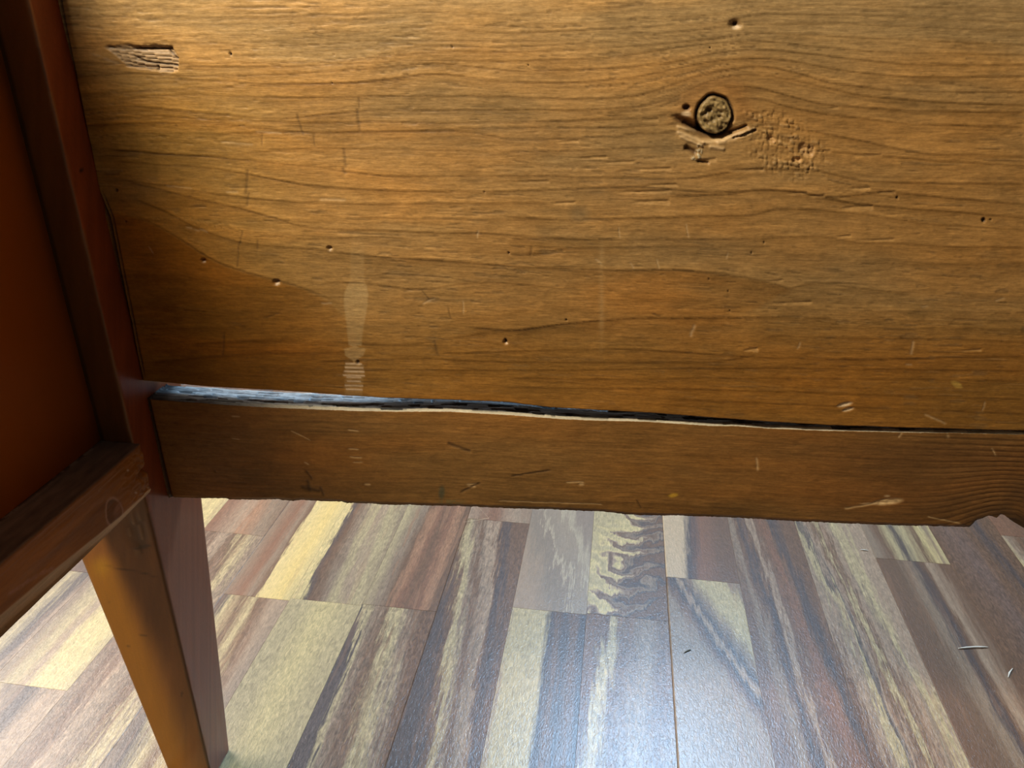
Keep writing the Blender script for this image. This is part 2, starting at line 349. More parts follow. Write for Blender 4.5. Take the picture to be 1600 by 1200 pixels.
# growth rings traced as curves: (points, darkness, thickness, darkness of the band beneath, its height)
RINGS = [
 ([(60,8),(300,10),(520,11),(640,8),(900,6),(1000,4)], .22, 1.5, .10, 6),
 ([(60,24),(400,28),(560,22),(700,18),(800,23),(950,12),(1080,5),(1175,1)], .30, 1.5, .12, 7),
 ([(60,52),(330,55),(530,50),(680,38),(800,39),(900,36),(1000,30),(1120,22),(1180,10),(1300,8),(1600,12)], .30, 1.5, .12, 8),
 ([(60,68),(380,66),(540,54),(700,45),(800,52),(925,46),(1050,40),(1130,35),(1180,21),(1350,23),(1600,35)], .28, 1.4, .12, 7),
 ([(330,72),(480,70),(600,62),(800,65),(950,62),(1100,46),(1175,37),(1300,37),(1600,48)], .30, 1.5, .10, 7),
 ([(60,97),(280,99),(520,97),(680,80),(800,82),(900,77),(1025,70),(1125,60),(1175,50),(1300,57),(1600,70)], .38, 1.6, .14, 8),
 ([(300,90),(480,81),(640,68),(760,76),(900,68),(1010,62),(1110,50)], .25, 1.3, .08, 6),
 ([(290,104),(460,104),(640,94),(800,95),(950,90),(1075,72),(1175,62),(1250,70),(1350,80),(1600,86)], .36, 1.6, .12, 8),
 ([(60,125),(205,114),(290,118),(430,117),(560,108),(680,98),(800,111),(950,107),(1050,98),(1120,82),(1180,77),(1250,82),(1400,100),(1600,102)], .42, 1.6, .14, 9),
 ([(270,122),(430,131),(560,129),(680,114),(800,129),(900,129),(1000,120),(1060,105),(1140,92),(1185,90),(1240,95),(1325,112),(1425,120),(1600,120)], .46, 1.7, .16, 9),
 ([(60,150),(180,145),(430,131),(560,130),(630,123)], .40, 1.6, .16, 9),
 ([(700,128),(800,129),(880,129)], .2, 1.5, .1, 9),
 ([(180,155),(280,148),(430,152),(580,151),(680,150),(800,151),(900,155),(990,152),(1040,137),(1075,122),(1140,107),(1185,101),(1235,110),(1300,130),(1400,142),(1600,145)], .42, 1.7, .18, 10),
 ([(60,180),(200,165),(300,175),(430,187),(530,177),(580,172),(800,172),(925,172),(1010,165),(1060,150),(1095,130),(1140,117),(1195,116),(1250,127),(1350,150),(1475,160),(1600,165)], .44, 1.8, .20, 11),
 ([(130,185),(250,180),(330,187),(480,193),(580,190),(680,193),(800,192),(925,188),(1020,182),(1068,175)], .40, 1.7, .14, 10),
 ([(1130,136),(1180,134),(1225,147),(1280,162),(1400,172),(1600,176)], .42, 1.8, .22, 12),
 ([(1150,155),(1195,152),(1220,165),(1300,180),(1420,193),(1600,200)], .42, 1.8, .2, 12),
 ([(60,200),(200,192),(330,192),(480,209),(600,206),(800,200),(950,200),(1060,193)], .40, 1.7, .12, 10),
 ([(330,210),(450,207),(620,205),(740,206),(800,220),(950,215),(1060,205)], .38, 1.6, .1, 8),
 ([(1165,185),(1240,200),(1340,220),(1450,242),(1600,245)], .40, 1.8, .16, 12),
 ([(180,235),(330,245),(480,232),(600,232),(680,235),(800,237),(920,235),(995,230),(1080,228)], .40, 1.7, .12, 9),
 ([(1200,230),(1325,240),(1390,245),(1450,250),(1600,260)], .40, 1.6, .12, 10),
 ([(180,235),(330,245),(480,260),(605,275),(800,275),(950,277),(1080,280),(1140,268),(1200,265),(1275,265),(1350,285),(1600,288)], .46, 1.9, .16, 10),
 ([(180,252),(330,262),(480,290),(600,297),(700,300),(800,300),(900,295),(1000,290),(1080,300),(1160,300),(1200,295),(1250,302),(1300,310),(1375,300),(1600,320)], .48, 1.9, .18, 10),
 ([(190,280),(280,295),(380,310),(480,317),(580,319),(700,318),(850,318)], .42, 1.6, .12, 10),
 ([(205,285),(270,302),(330,317),(380,327),(440,345),(480,357),(630,362),(760,366),(880,372)], .46, 1.7, .16, 14),
 ([(800,340),(900,344),(1000,341),(1175,336),(1215,326),(1275,327),(1350,335),(1450,350),(1600,360)], .42, 2.0, .20, 16),
 ([(1050,307),(1150,304),(1180,295),(1225,296),(1270,305),(1325,317),(1400,325),(1600,340)], .50, 2.0, .22, 12),
 ([(215,312),(270,335),(305,355),(375,380),(455,387),(505,392),(580,400),(680,407),(780,415),(880,420),(950,422),(1050,421),(1100,425),(1150,432),(1200,440),(1238,454)], .50, 1.9, .26, 20),
 ([(215,337),(255,355),(295,382),(340,410),(380,425),(430,437),(480,452),(520,472)], .45, 2.0, .10, 16),
 ([(505,445),(530,441),(580,445),(640,452),(665,455),(730,442),(805,445),(880,452)], .40, 1.5, .05, 10),
 ([(460,375),(560,372),(640,372)], .35, 1.4, .05, 6),
 ([(800,400),(900,388),(1040,386),(1200,386)], .34, 1.7, .10, 12),
 ([(800,373),(1000,375),(1200,374),(1250,368),(1300,370),(1325,378),(1400,380),(1475,385),(1600,387)], .42, 2.0, .24, 26),
 ([(1235,452),(1250,444),(1300,443),(1375,455),(1425,457)], .40, 1.8, .12, 16),
 ([(740,512),(800,518),(850,510),(925,502),(1000,497),(1100,497),(1190,495),(1300,497)], .42, 2.0, .34, 11),
 ([(1200,525),(1350,529),(1500,530),(1600,535)], .38, 1.7, .14, 12),
 ([(700,552),(800,550),(900,547),(975,545),(1050,550),(1200,560),(1350,562),(1450,560),(1600,557)], .44, 1.7, .14, 10),
 ([(500,565),(650,560),(800,567),(950,567),(1125,567),(1170,557)], .40, 1.6, .1, 8),
 ([(560,578),(640,579),(800,580),(1000,577),(1200,576),(1350,577),(1600,580)], .40, 1.5, .1, 8),
 ([(800,592),(1000,593),(1200,591),(1600,595)], .34, 1.5, .1, 7),
 ([(240,565),(400,552),(560,550)], .3, 2.5, .12, 12),
 ([(300,538),(420,532),(640,540),(760,520)], .28, 2.2, .12, 10),
 ([(800,607),(1000,607),(1125,610),(1300,615),(1600,625)], .38, 1.6, .1, 7),
 ([(1050,625),(1250,632),(1600,648)], .32, 1.6, .1, 7),
 ([(1250,400),(1400,412),(1600,410)], .12, 3, .08, 20),
 ([(640,392),(760,396),(850,396)], .3, 1.5, .06, 6),
 ([(560,340),(700,343),(860,345)], .35, 1.5, .08, 8),
]
GUIDES = [([( -99, -60), (1700, -60)], -60),
 (RINGS[2][0], 35), (RINGS[5][0], 80), (RINGS[9][0], 128), (RINGS[13][0], 172),
 ([(60,215),(200,205),(330,205),(480,215),(600,210),(800,210),(950,208),(1060,200),(1117,190),(1195,160),(1220,168),(1300,184),(1420,197),(1600,204)], 205),
 (RINGS[22][0], 277), (RINGS[26][0], 342), (RINGS[28][0] + [(1600, 462)], 415), ([(0, 512), (1700, 512)], 512), ([(228,595),(541,618),(790,628),(1105,652),(1600,673)], 640),
 ([(228, 780), (1600, 826)], 800)]
def phase(x, y):
    xs = dense(GUIDES[1][0])[0]
    Y = np.array([dense([(-250, g[0][1])] + g + [(2700, g[-1][1])])[1] for g, _ in GUIDES])
    for k in range(1, len(Y)): Y[k] = np.maximum(Y[k], Y[k - 1] + 3)
    ph = np.array([p for _, p in GUIDES], float)
    out = np.empty_like(x); yi = [np.interp(x, xs, Y[k]) for k in range(len(Y))]
    out[:] = ph[0] + (y - yi[0])
    for k in range(len(Y) - 1):
        t = (y - yi[k]) / (yi[k + 1] - yi[k]); mk = y >= yi[k]
        out[mk] = (ph[k] + t * (ph[k + 1] - ph[k]))[mk]
    return out
def common_wood(x, y, ph, C, Hh, ringgap, seed, amp=1.):
    """fibres and faint rings that follow the phase field"""
    rg = np.random.RandomState(seed)
    tab = np.arange(-400, 1600, .5); tv = np.zeros_like(tab); p = -400.
    while p < 1600:
        g = ringgap(p); p += g * (.6 + .8 * rg.rand()); a = .10 + .2 * rg.rand()
        d = tab - p; tv += a * np.where(d > 0, np.exp(-d / (g * .35)), np.exp(-(d / 1.1) ** 2))
    rv = np.interp(ph, tab, tv) * (.5 + 1.0 * vn(x * .006, ph * .03, seed + 3))
    fib = fbm(x * .016, ph * .42, seed + 5, 3) ; fib2 = fbm(x * .05, ph * 1.1, seed + 9, 2)
    big = fbm(x * .004, ph * .018, seed + 12, 3); med = fbm(x * .012, y * .016, seed + 15, 3)
    k = 1 - amp * (rv * .62 - fib * .24 - fib2 * .10) + big * .26 + med * .2
    C = C * k[..., None]
    C = mixc(C, C * np.array([1.25, .98, .60]), np.clip(big * 1.3 + .15, 0, .5))
    mot = fbm(x * .09, y * .16, seed + 21, 3); pat = sm(.02, .10, fbm(x * .022, y * .05, seed + 25, 4)); pat2 = sm(.06, .16, fbm(x * .03, y * .11, seed + 27, 3))
    C = C * (1 + .22 * mot - .09 * pat + .10 * pat2)[..., None]
    Hh = Hh + .00016 * mot - .00006 * pat2
    Hh = Hh - rv * .00010 + fib * .00010 + fib2 * .00004 + big * .0006 + med * .0004
    return C, Hh

def paint_top(x, y):
    x = x.copy(); y = y.copy()
    ph = phase(x, y)
    C = np.broadcast_to(np.array([.42, .245, .085]), x.shape + (3,)).copy(); Hh = np.zeros_like(x)
    # wood tone plus painted light falloff: paler and browner towards the upper edge, amber near the leg
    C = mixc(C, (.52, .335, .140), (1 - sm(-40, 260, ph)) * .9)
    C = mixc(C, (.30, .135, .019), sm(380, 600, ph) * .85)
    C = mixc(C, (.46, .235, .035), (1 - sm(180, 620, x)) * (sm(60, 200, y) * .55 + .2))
    C, Hh = common_wood(x, y, ph, C, Hh, lambda p: 9 if p < 180 else (13 if p < 300 else 24), 3)
    wv = 3.0 * fbm(x * .012, y * .02, 77, 3); yw = y + wv
    for pts, a, w_, a2, L in RINGS:
        d, m = hline(x, yw, pts)
        m = m * (.55 + .9 * vn(x * .012, np.full_like(x, w_ * 9 + a * 100 + pts[0][1]), 31))
        thin = np.exp(-(d / w_) ** 2) * a * m
        band = np.where(d > 0, np.exp(-np.clip(d, 0, 99) / L), 0) * a2 * m
        rim = np.exp(-((d + 3.2) / 1.8) ** 2) * a * .25 * m
        C = C * (1 - np.clip(thin * .72 + band - rim, -.3, .8))[..., None] * (1 - (band + thin * .6)[..., None] * np.array([0, .15, .45]))
        Hh = Hh - thin * .00022 - band * .0002 + rim * .00015
    # short fissures and lifted fibres along the grain
    for sd, fx_, fy_, th_, amt in ((401, .028, .34, .80, .34), (405, .05, .5, .84, .26), (409, .016, .26, .86, .40)):
        f = vn(x * fx_ + .3 * vn(x * .1, yw * .3, sd + 1), ph * fy_, sd); up_ = vn(x * fx_ + .3 * vn(x * .1, yw * .3, sd + 1), ph * fy_ + .55, sd)
        zone = .25 + .75 * sm(.35, .75, vn(x * .006, y * .012, sd + 2)) * (1 - .4 * sm(420, 600, y))
        m = sm(th_, th_ + .07, f) * zone; mu = sm(th_, th_ + .07, up_) * zone
        C = C * (1 - amt * m)[..., None]; C = mixc(C, (.60, .38, .16), mu * amt * .55); Hh = Hh - m * .00022
    # richer stain, with corner shade painted in, below the fan of rings at the left
    z1, _ = hline(x, yw, [(140, 325), (215, 337), (255, 355), (295, 382), (340, 410), (380, 425), (430, 437), (480, 452), (520, 472), (560, 520), (600, 640)])
    m = sm(-1, 5, z1) * (1 - sm(430, 620, x + 14 * fbm(y * .08, y * .01, 5))) ; C = mixc(C, C * np.array([.80, .62, .30]), m * .8)
    # pointed reddish tongue in the middle
    dA, mA = hline(x, yw, RINGS[28][0]); dB, mB = hline(x, yw, [(900, 494), (1150, 494), (1200, 480), (1205, 462), (1238, 456)])
    m = sm(0, 4, dA) * (1 - sm(-6, 3, dB)) * sm(850, 1050, x) * (1 - sm(1225, 1242, x)); C = mixc(C, C * np.array([.92, .82, .66]), m * .8)
    # grey handling dirt
    for cx, cy, rx, ry, s in ((900, 250, 170, 45, .35), (820, 215, 90, 30, .3), (1010, 300, 120, 30, .3), (905, 333, 16, 13, .8), (850, 365, 14, 9, .5), (1060, 232, 60, 22, .45), (700, 230, 60, 20, .2), (1100, 390, 90, 30, .3), (1330, 425, 90, 30, .2), (760, 200, 30, 12, .4), (200, 300, 60, 24, .45)):
        m = blob(x, y, cx, cy, rx, ry, 0, .9) * s * (.6 + .8 * vn(x * .03, y * .06, 41)); C = mixc(C, (.20, .145, .07), m * .65)
    # faded drip mark
    wob = 3 * fbm(y * .05, y * .01, 8)
    half = np.interp(y, [372, 440, 446, 460, 480, 505, 530, 540, 541, 545, 556, 560, 566, 570, 640], [10, 11, 15, 19, 18, 14, 11, 10, 0, 17, 14, 8, 0, 15, 13])
    m = (1 - sm(half - 1.5, half + 1.5, np.abs(x - 556 - wob + (y - 480) * .03))) * (half > 1) * np.interp(y, [360, 400, 440, 450, 530, 560, 575, 640], [0, .25, .3, .8, .6, .8, .35, .3])
    C = mixc(C, (.52, .36, .16), m * .62)
    for yy in (569, 575, 581, 587, 590, 596, 603, 609):
        d = np.abs(y - yy - .03 * (x - 556)); m = np.exp(-(d / 1.1) ** 2) * (np.abs(x - 553) < 15 + 5 * math.sin(yy)); C = mixc(C, (.75, .55, .36), m * .7)
    # faint straight score line
    m = np.exp(-((x - 940) / 4.0) ** 2) * sm(330, 400, y) * (1 - sm(500, 570, y)) * vn(y * .03, y * 0, 4) * .4; C = mixc(C, (.50, .32, .13), m)
    # scratches and dents (pale or dark short strokes)
    def stroke(C, Hh, x0, y0, x1, y1, w_, c, s, dep=.0003):
        dx, dy = x1 - x0, y1 - y0; L = math.hypot(dx, dy); t = ((x - x0) * dx + (y - y0) * dy) / L; d = ((x - x0) * -dy + (y - y0) * dx) / L
        d = d + 1.2 * (vn(t * .15, t * 0 + x0, 5) - .5)
        m = np.exp(-(d / w_) ** 2) * sm(-2, 2, t) * (1 - sm(L - 2, L + 2, t)); return mixc(C, c, m * s), Hh - m * dep
    DK = (.045, .028, .015); LT = (.66, .46, .24)
    for a in ((464,178,474,212,1.6),(560,152,562,170,1.5),(558,170,562,205,2.2),(537,232,541,262,2.6),(535,262,541,272,3),(387,265,384,305,2.2),(389,300,386,322,1.6),(379,360,375,382,1.4),(374,378,371,418,1.2),(402,375,402,390,1.5),(640,640,642,652,1),(678,532,684,556,2.2),(630,455,668,452,1.2),(1036,90,1043,95,1.2),(490,210,492,230,1),(410,210,409,228,1.2),(660,455,672,470,1.4),(410,498,436,490,1.3),(831,385,829,402,1.5),(832,400,880,393,1.3),(700,480,705,500,1.2),(1020,490,1032,495,1.6),(350,520,349,556,1.6)):
        C, Hh = stroke(C, Hh, *a, DK, .42, .0002)
    for a in ((291,355,301,357,1.4),(303,358,312,360,1.2),(312,358,325,362,1.2),(233,385,240,396,1),(260,290,300,294,1.2),(345,222,395,226,1.3),(660,475,680,465,1.3),(745,372,748,360,1.4),(724,470,724,490,1.1),(967,355,969,372,1.2),(1072,350,1076,372,1.2),(1085,507,1079,526,2.2),(1427,533,1424,554,2),(1251,535,1246,545,1.4),(1415,570,1425,570,1.3),(1535,642,1540,628,1.2),(930,405,940,412,1.6),(985,410,990,420,1.4),(1026,405,1030,420,1.2),(540,312,500,312,2),(502,474,518,474,1.3),(1135,405,1138,395,1.1),(1440,480,1450,478,1.2),(1555,470,1570,466,1.3),(1445,648,1478,662,1.6),(400,205,440,208,1.1),(353,300,372,300,1.4)):
        C, Hh = stroke(C, Hh, *a, LT, .42, .0002)
    # torn slivers: pale raw wood with a dark upper lip
    for x0, x1, y0, h in ((985,1048,315,9),(960,1050,300,6),(1313,1365,324,9),(1225,1262,303,4),(1260,1290,307,5),(900,950,247,5),(985,1050,265,5),(1000,1060,290,5),(940,995,254,5),(1130,1195,266,6),(1370,1400,301,5),(1325,1360,295,5),(1290,1310,170,3),(1250,1262,232,4),(1325,1380,244,3),(1090,1120,250,7),(870,905,222,4),(1205,1270,474,5),(1160,1185,547,6),(1500,1535,548,4),(1235,1300,238,3),(800,860,285,4),(860,900,318,4),(1000,1030,188,4),(1305,1330,370,4),(1330,1400,376,4),(1200,1225,440,3)):
        t = (x - x0) / (x1 - x0); hh = h * np.clip(.35 + .65 * t, 0, 1) * (1 + .5 * fbm(x * .2, y * 0 + y0, 3))
        d = y - (y0 - 1.5 * t * 2); inx = sm(-.02, .25, t + .15 * fbm(y * .6, x * .02, 4)) * (1 - sm(.95, 1.0, t + .08 * fbm(y * .7, y * 0 + x0, 5)))
        m = inx * sm(-1, 1, d) * (1 - sm(hh - 1, hh + 1, d))
        C = mixc(C, np.array([.56, .33, .12]) , m * .42 * (.4 + 1.2 * vn(x * .06, y * .9, 6))); Hh = Hh - m * .0006 * (1 - np.clip(d / np.maximum(hh, 1), 0, 1) * .9)
        C = C * (1 - .38 * inx * (.3 + .7 * t.clip(0, 1)) * np.exp(-((d + .5) / 1.2) ** 2))[..., None]
    # hatched plane-tear area right of the knot
    hz = blob(x, y, 1232, 232, 72, 46, 22, .6) + .8 * blob(x, y, 1200, 180, 40, 14, 10, .6); hz = np.clip(hz, 0, 1)
    cx = x + 6 * fbm(x * .05, y * .05, 61); cy = y - .22 * x + 6 * fbm(x * .05, y * .05, 62)
    gx = np.floor(cx / 8); gy = np.floor(cy / 7.); fx = cx / 8 - gx; fy = cy / 7. - gy; fx = fx + .35 * (_h(gx, gy, 19) - .5); fy = fy + .35 * (_h(gx, gy, 29) - .5)
    hh = _h(gx, gy, 9); e = np.maximum(np.abs(fx - .5), np.abs(fy - .5)); on_ = (hh > .30)
    Hh = Hh + hz * on_ * ((hh - .65) * .0012 * (1 - sm(.34, .5, e)) - .0005 * sm(.38, .5, e)) * (.5 + vn(x * .05, y * .05, 66))
    C = C * (1 - .13 * hz * on_ * sm(.36, .5, e))[..., None]; C = mixc(C, (.52, .34, .15), hz * on_ * (hh > .75) * (1 - sm(.2, .45, e)) * .4)
    for bx, by, sx, sy in ((1255, 232, 7, 9), (1268, 234, 6, 8), (1245, 250, 8, 5), (1205, 218, 7, 6), (1262, 242, 9, 4)):
        m = blob(x, y, bx, by, sx, sy, 0, .3); C = mixc(C, (.62, .37, .15), m * .6); Hh = Hh - m * .0009
    # the knot
    kx, ky = 1116.5, 180; rad = np.sqrt(((x - kx) / 1.0) ** 2 + ((y - ky) / 1.10) ** 2); th = np.arctan2(y - ky, x - kx)
    rad = rad + 1.6 * fbm(th * 2.2, th * 0 + 3, 5, 3) * 2
    arch = np.exp(-((rad - 46) / 18) ** 2) * (np.sin(-th) > -.2); C = mixc(C, C * np.array([.78, .68, .6]), np.clip(arch, 0, 1) * .6)
    cup = blob(x, y, 1115, 206, 34, 15, 4, .6) * (y > 190); Hh = Hh - cup * .0035; C = mixc(C, (.10, .05, .022), cup * .75 * (1 - sm(212, 222, y)))  # recess below the knot, its shadow also painted dark
    cupl = blob(x, y, 1082, 196, 30, 8, 24, .6) ; Hh = Hh - cupl * .003; C = mixc(C, (.16, .08, .04), cupl * .8)  # left part of the recess, shadow painted in too
    for a in ((1058,206,1100,222,3.0),(1062,213,1098,228,2.0),(1058,198,1090,205,2.5),(1098,222,1135,219,3),(1120,222,1175,206,4),(1135,217,1180,200,2.0),(1108,229,1132,233,3.2)):
        C, Hh = stroke(C, Hh, *a, (.70, .47, .23), .8, -.0007)
    for a in ((1068,190,1095,205,3.5),(1140,208,1168,196,2.5),(1145,216,1182,203,1.6),(1070,230,1088,240,4),(1090,252,1108,254,2)):
        C, Hh = stroke(C, Hh, *a, (.09, .045, .02), .8, .0018)
    m = blob(x, y, 1073, 168, 6, 5, 0, .4); C = mixc(C, (.06, .03, .02), m); Hh -= m * .002
    m = blob(x, y, 1072, 178, 8, 5, 0, .4); C = mixc(C, (.72, .52, .3), m * .8)
    inside = 1 - sm(25.5, 27.5, rad); ringd = np.exp(-((rad - 28.6) / 2.2) ** 2)
    kc = np.array([.29, .195, .075]) * (1 + 1.0 * fbm(x * .16, y * .16, 21, 3) + .25 * np.sin(rad * 1.1))[..., None]
    C = C * (1 - inside[..., None]) + kc * inside[..., None]
    Hh = Hh * (1 - inside) + inside * (.0004 + .0030 * fbm(x * .16, y * .16, 21, 3))
    C = mixc(C, (.022, .018, .016), np.clip(ringd * 1.15, 0, 1)); Hh = Hh - ringd * .0026
    for px, py, r_ in ((1105, 190, 4), (1108, 172, 4), (1125, 182, 3), (1101, 178, 3), (1126, 200, 3)):
        m = blob(x, y, px, py, r_ + 1, r_, 0, .6); C = mixc(C, (.12, .07, .03), m * .7); Hh -= m * .0012
    # whitish resin crumbs under the knot
    m = (blob(x, y, 1092, 236, 5, 12, 0, .5) + blob(x, y, 1085, 247, 9, 3, 0, .5)) * (vn(x * .5, y * .5, 3) > .45); C = mixc(C, (.66, .58, .38), np.clip(m, 0, 1) * .8); Hh += np.clip(m, 0, 1) * .0006
    # big splintered gouge at upper left
    g = np.zeros_like(x)
    up = np.interp(x, [160, 190, 240, 268, 279], [72, 70, 71, 73, 90]); lo = np.interp(x, [160, 180, 200, 244, 277, 279], [74, 84, 101, 111, 111, 97])
    up = up + 4 * fbm(x * .09, x * 0, 301, 3) * (x < 262); lo = lo + 9 * fbm(x * .06, x * 0, 305, 3)
    g = sm(158, 172, x) * (1 - sm(277, 279.5, x)) * sm(-1, 1, y - up) * (1 - sm(-1, 1, y - lo)); 
    yy = y - .13 * (x - 160); lay = yy / 5.6 + 1.2 * vn(x * .022, yy * .05, 71); li = np.floor(lay); lf = lay - li
    hv = _h(li, li * 0 + 3, 7)
    Hh = Hh * (1 - g) + g * (-.0006 - .0012 * hv - .0010 * (1 - lf) ** 2) * (.35 + .65 * sm(180, 240, x))
    gc = np.array([.50, .33, .17]) * (.62 + .5 * lf[..., None] + .35 * fbm(x * .05, yy * 1.2, 73, 2)[..., None])
    gc = gc * (1 - .5 * (np.exp(-(lf / .16) ** 2) * (hv > .25)))[..., None]
    C = C * (1 - g[..., None]) + gc * g[..., None]
    for px, py, w2 in ((174, 96, 10), (166, 92, 6), (150, 86, 9)):
        m = blob(x, y, px, py, w2, 2, 12, .6); C = mixc(C, (.55, .38, .2), m * .5)
    for a in ((168,73,205,77,1.2),(205,76,270,74,1.8),(210,88,225,95,1.6),(225,96,278,102,1.8),(196,102,245,108,1.2),(246,101,245,109,1.3),(262,78,277,92,1.5)):
        C, Hh = stroke(C, Hh, *a, (.05, .028, .014), .85, .0008)
    # worm holes and pits
    for px, py, r_, s in ((360,84,2.9,1),(1149,36,4.5,1),(1109,74,1.6,1),(521,86,1.4,.9),(707,73,1.6,.9),(519,129,1.6,.9),(826,102,1.4,.8),(1402,309,2.4,.9),(1537,344,4.2,1),(1548,343,2.0,.7),(182,297,3,.8),(197,346,1.8,.8),(182,396,3,.8),(1194,379,2,.8),(1174,395,1.6,.7),(1108,436,1.5,.7),(1138,455,1.4,.7),(1140,485,1.2,.8),(559,567,3.6,.8),(790,532,3,.9),(795,395,2,.8),(885,500,2,.7),(757,300,2,.5),(120,60,0,0),(1575,500,0,0)):
        if not r_: continue
        m = blob(x, y, px, py, r_ * .75, r_ * .95, 0, .45) * s; C = mixc(C, (.012, .009, .007), m * .95); Hh -= m * .0012
    for px, py, r_ in ((432,441,4.5),(318,407,3.2),(515,388,3.4),(1149,38,7.5),(790,535,3)):   # small dents; upper shade and bright lower lip painted in
        m = blob(x, y, px, py, r_ * 1.3, r_, 0, .7); Hh -= m * .0016; C = mixc(C, (.10, .05, .025), blob(x, y, px, py - r_ * .3, r_ * 1.0, r_ * .55, 0, .6) * .7)
        C = mixc(C, (.74, .56, .36), blob(x, y, px + 1, py + r_ * .65, r_ * .9, r_ * .38, -8, .5) * .85)
    for px, py, r_ in ((1320, 632, 9), (1325, 640, 7)):      # fresh chips near the crack
        m = blob(x, y, px, py, r_ * 1.3, r_ * .35, -14, .5); C = mixc(C, (.80, .62, .38), m * .85); Hh -= m * .0008
    m = blob(x, y, 1495, 601, 10, 5, 30, .4); C = mixc(C, (.62, .40, .08), m * .55)
    # dark joint and loose sliver at the leg
    jd = x - np.interp(y, [0, 300, 340, 600], [92, 152, 168, 219]); far = (y > -20) * 1.
    m = np.exp(-((jd - 1.5) / (1.6 + sm(280, 350, y) * 1.2)) ** 2) * far; C = mixc(C, (.018, .012, .009), m * .9); Hh -= m * .002
    m = np.exp(-((jd - 8.5) / 1.3) ** 2) * sm(290, 320, y) * (1 - sm(560, 600, y)); C = mixc(C, (.03, .018, .012), m * .8); Hh -= m * .0012
    for yy in (): m = blob(x, y, np.interp(yy, [300, 600], [158, 222]), yy, 7, 9, 70, .5); C = mixc(C, (.02, .013, .01), m * .8); Hh -= m * .002
    # end of the crack
    return np.clip(C, .004, .95), Hh

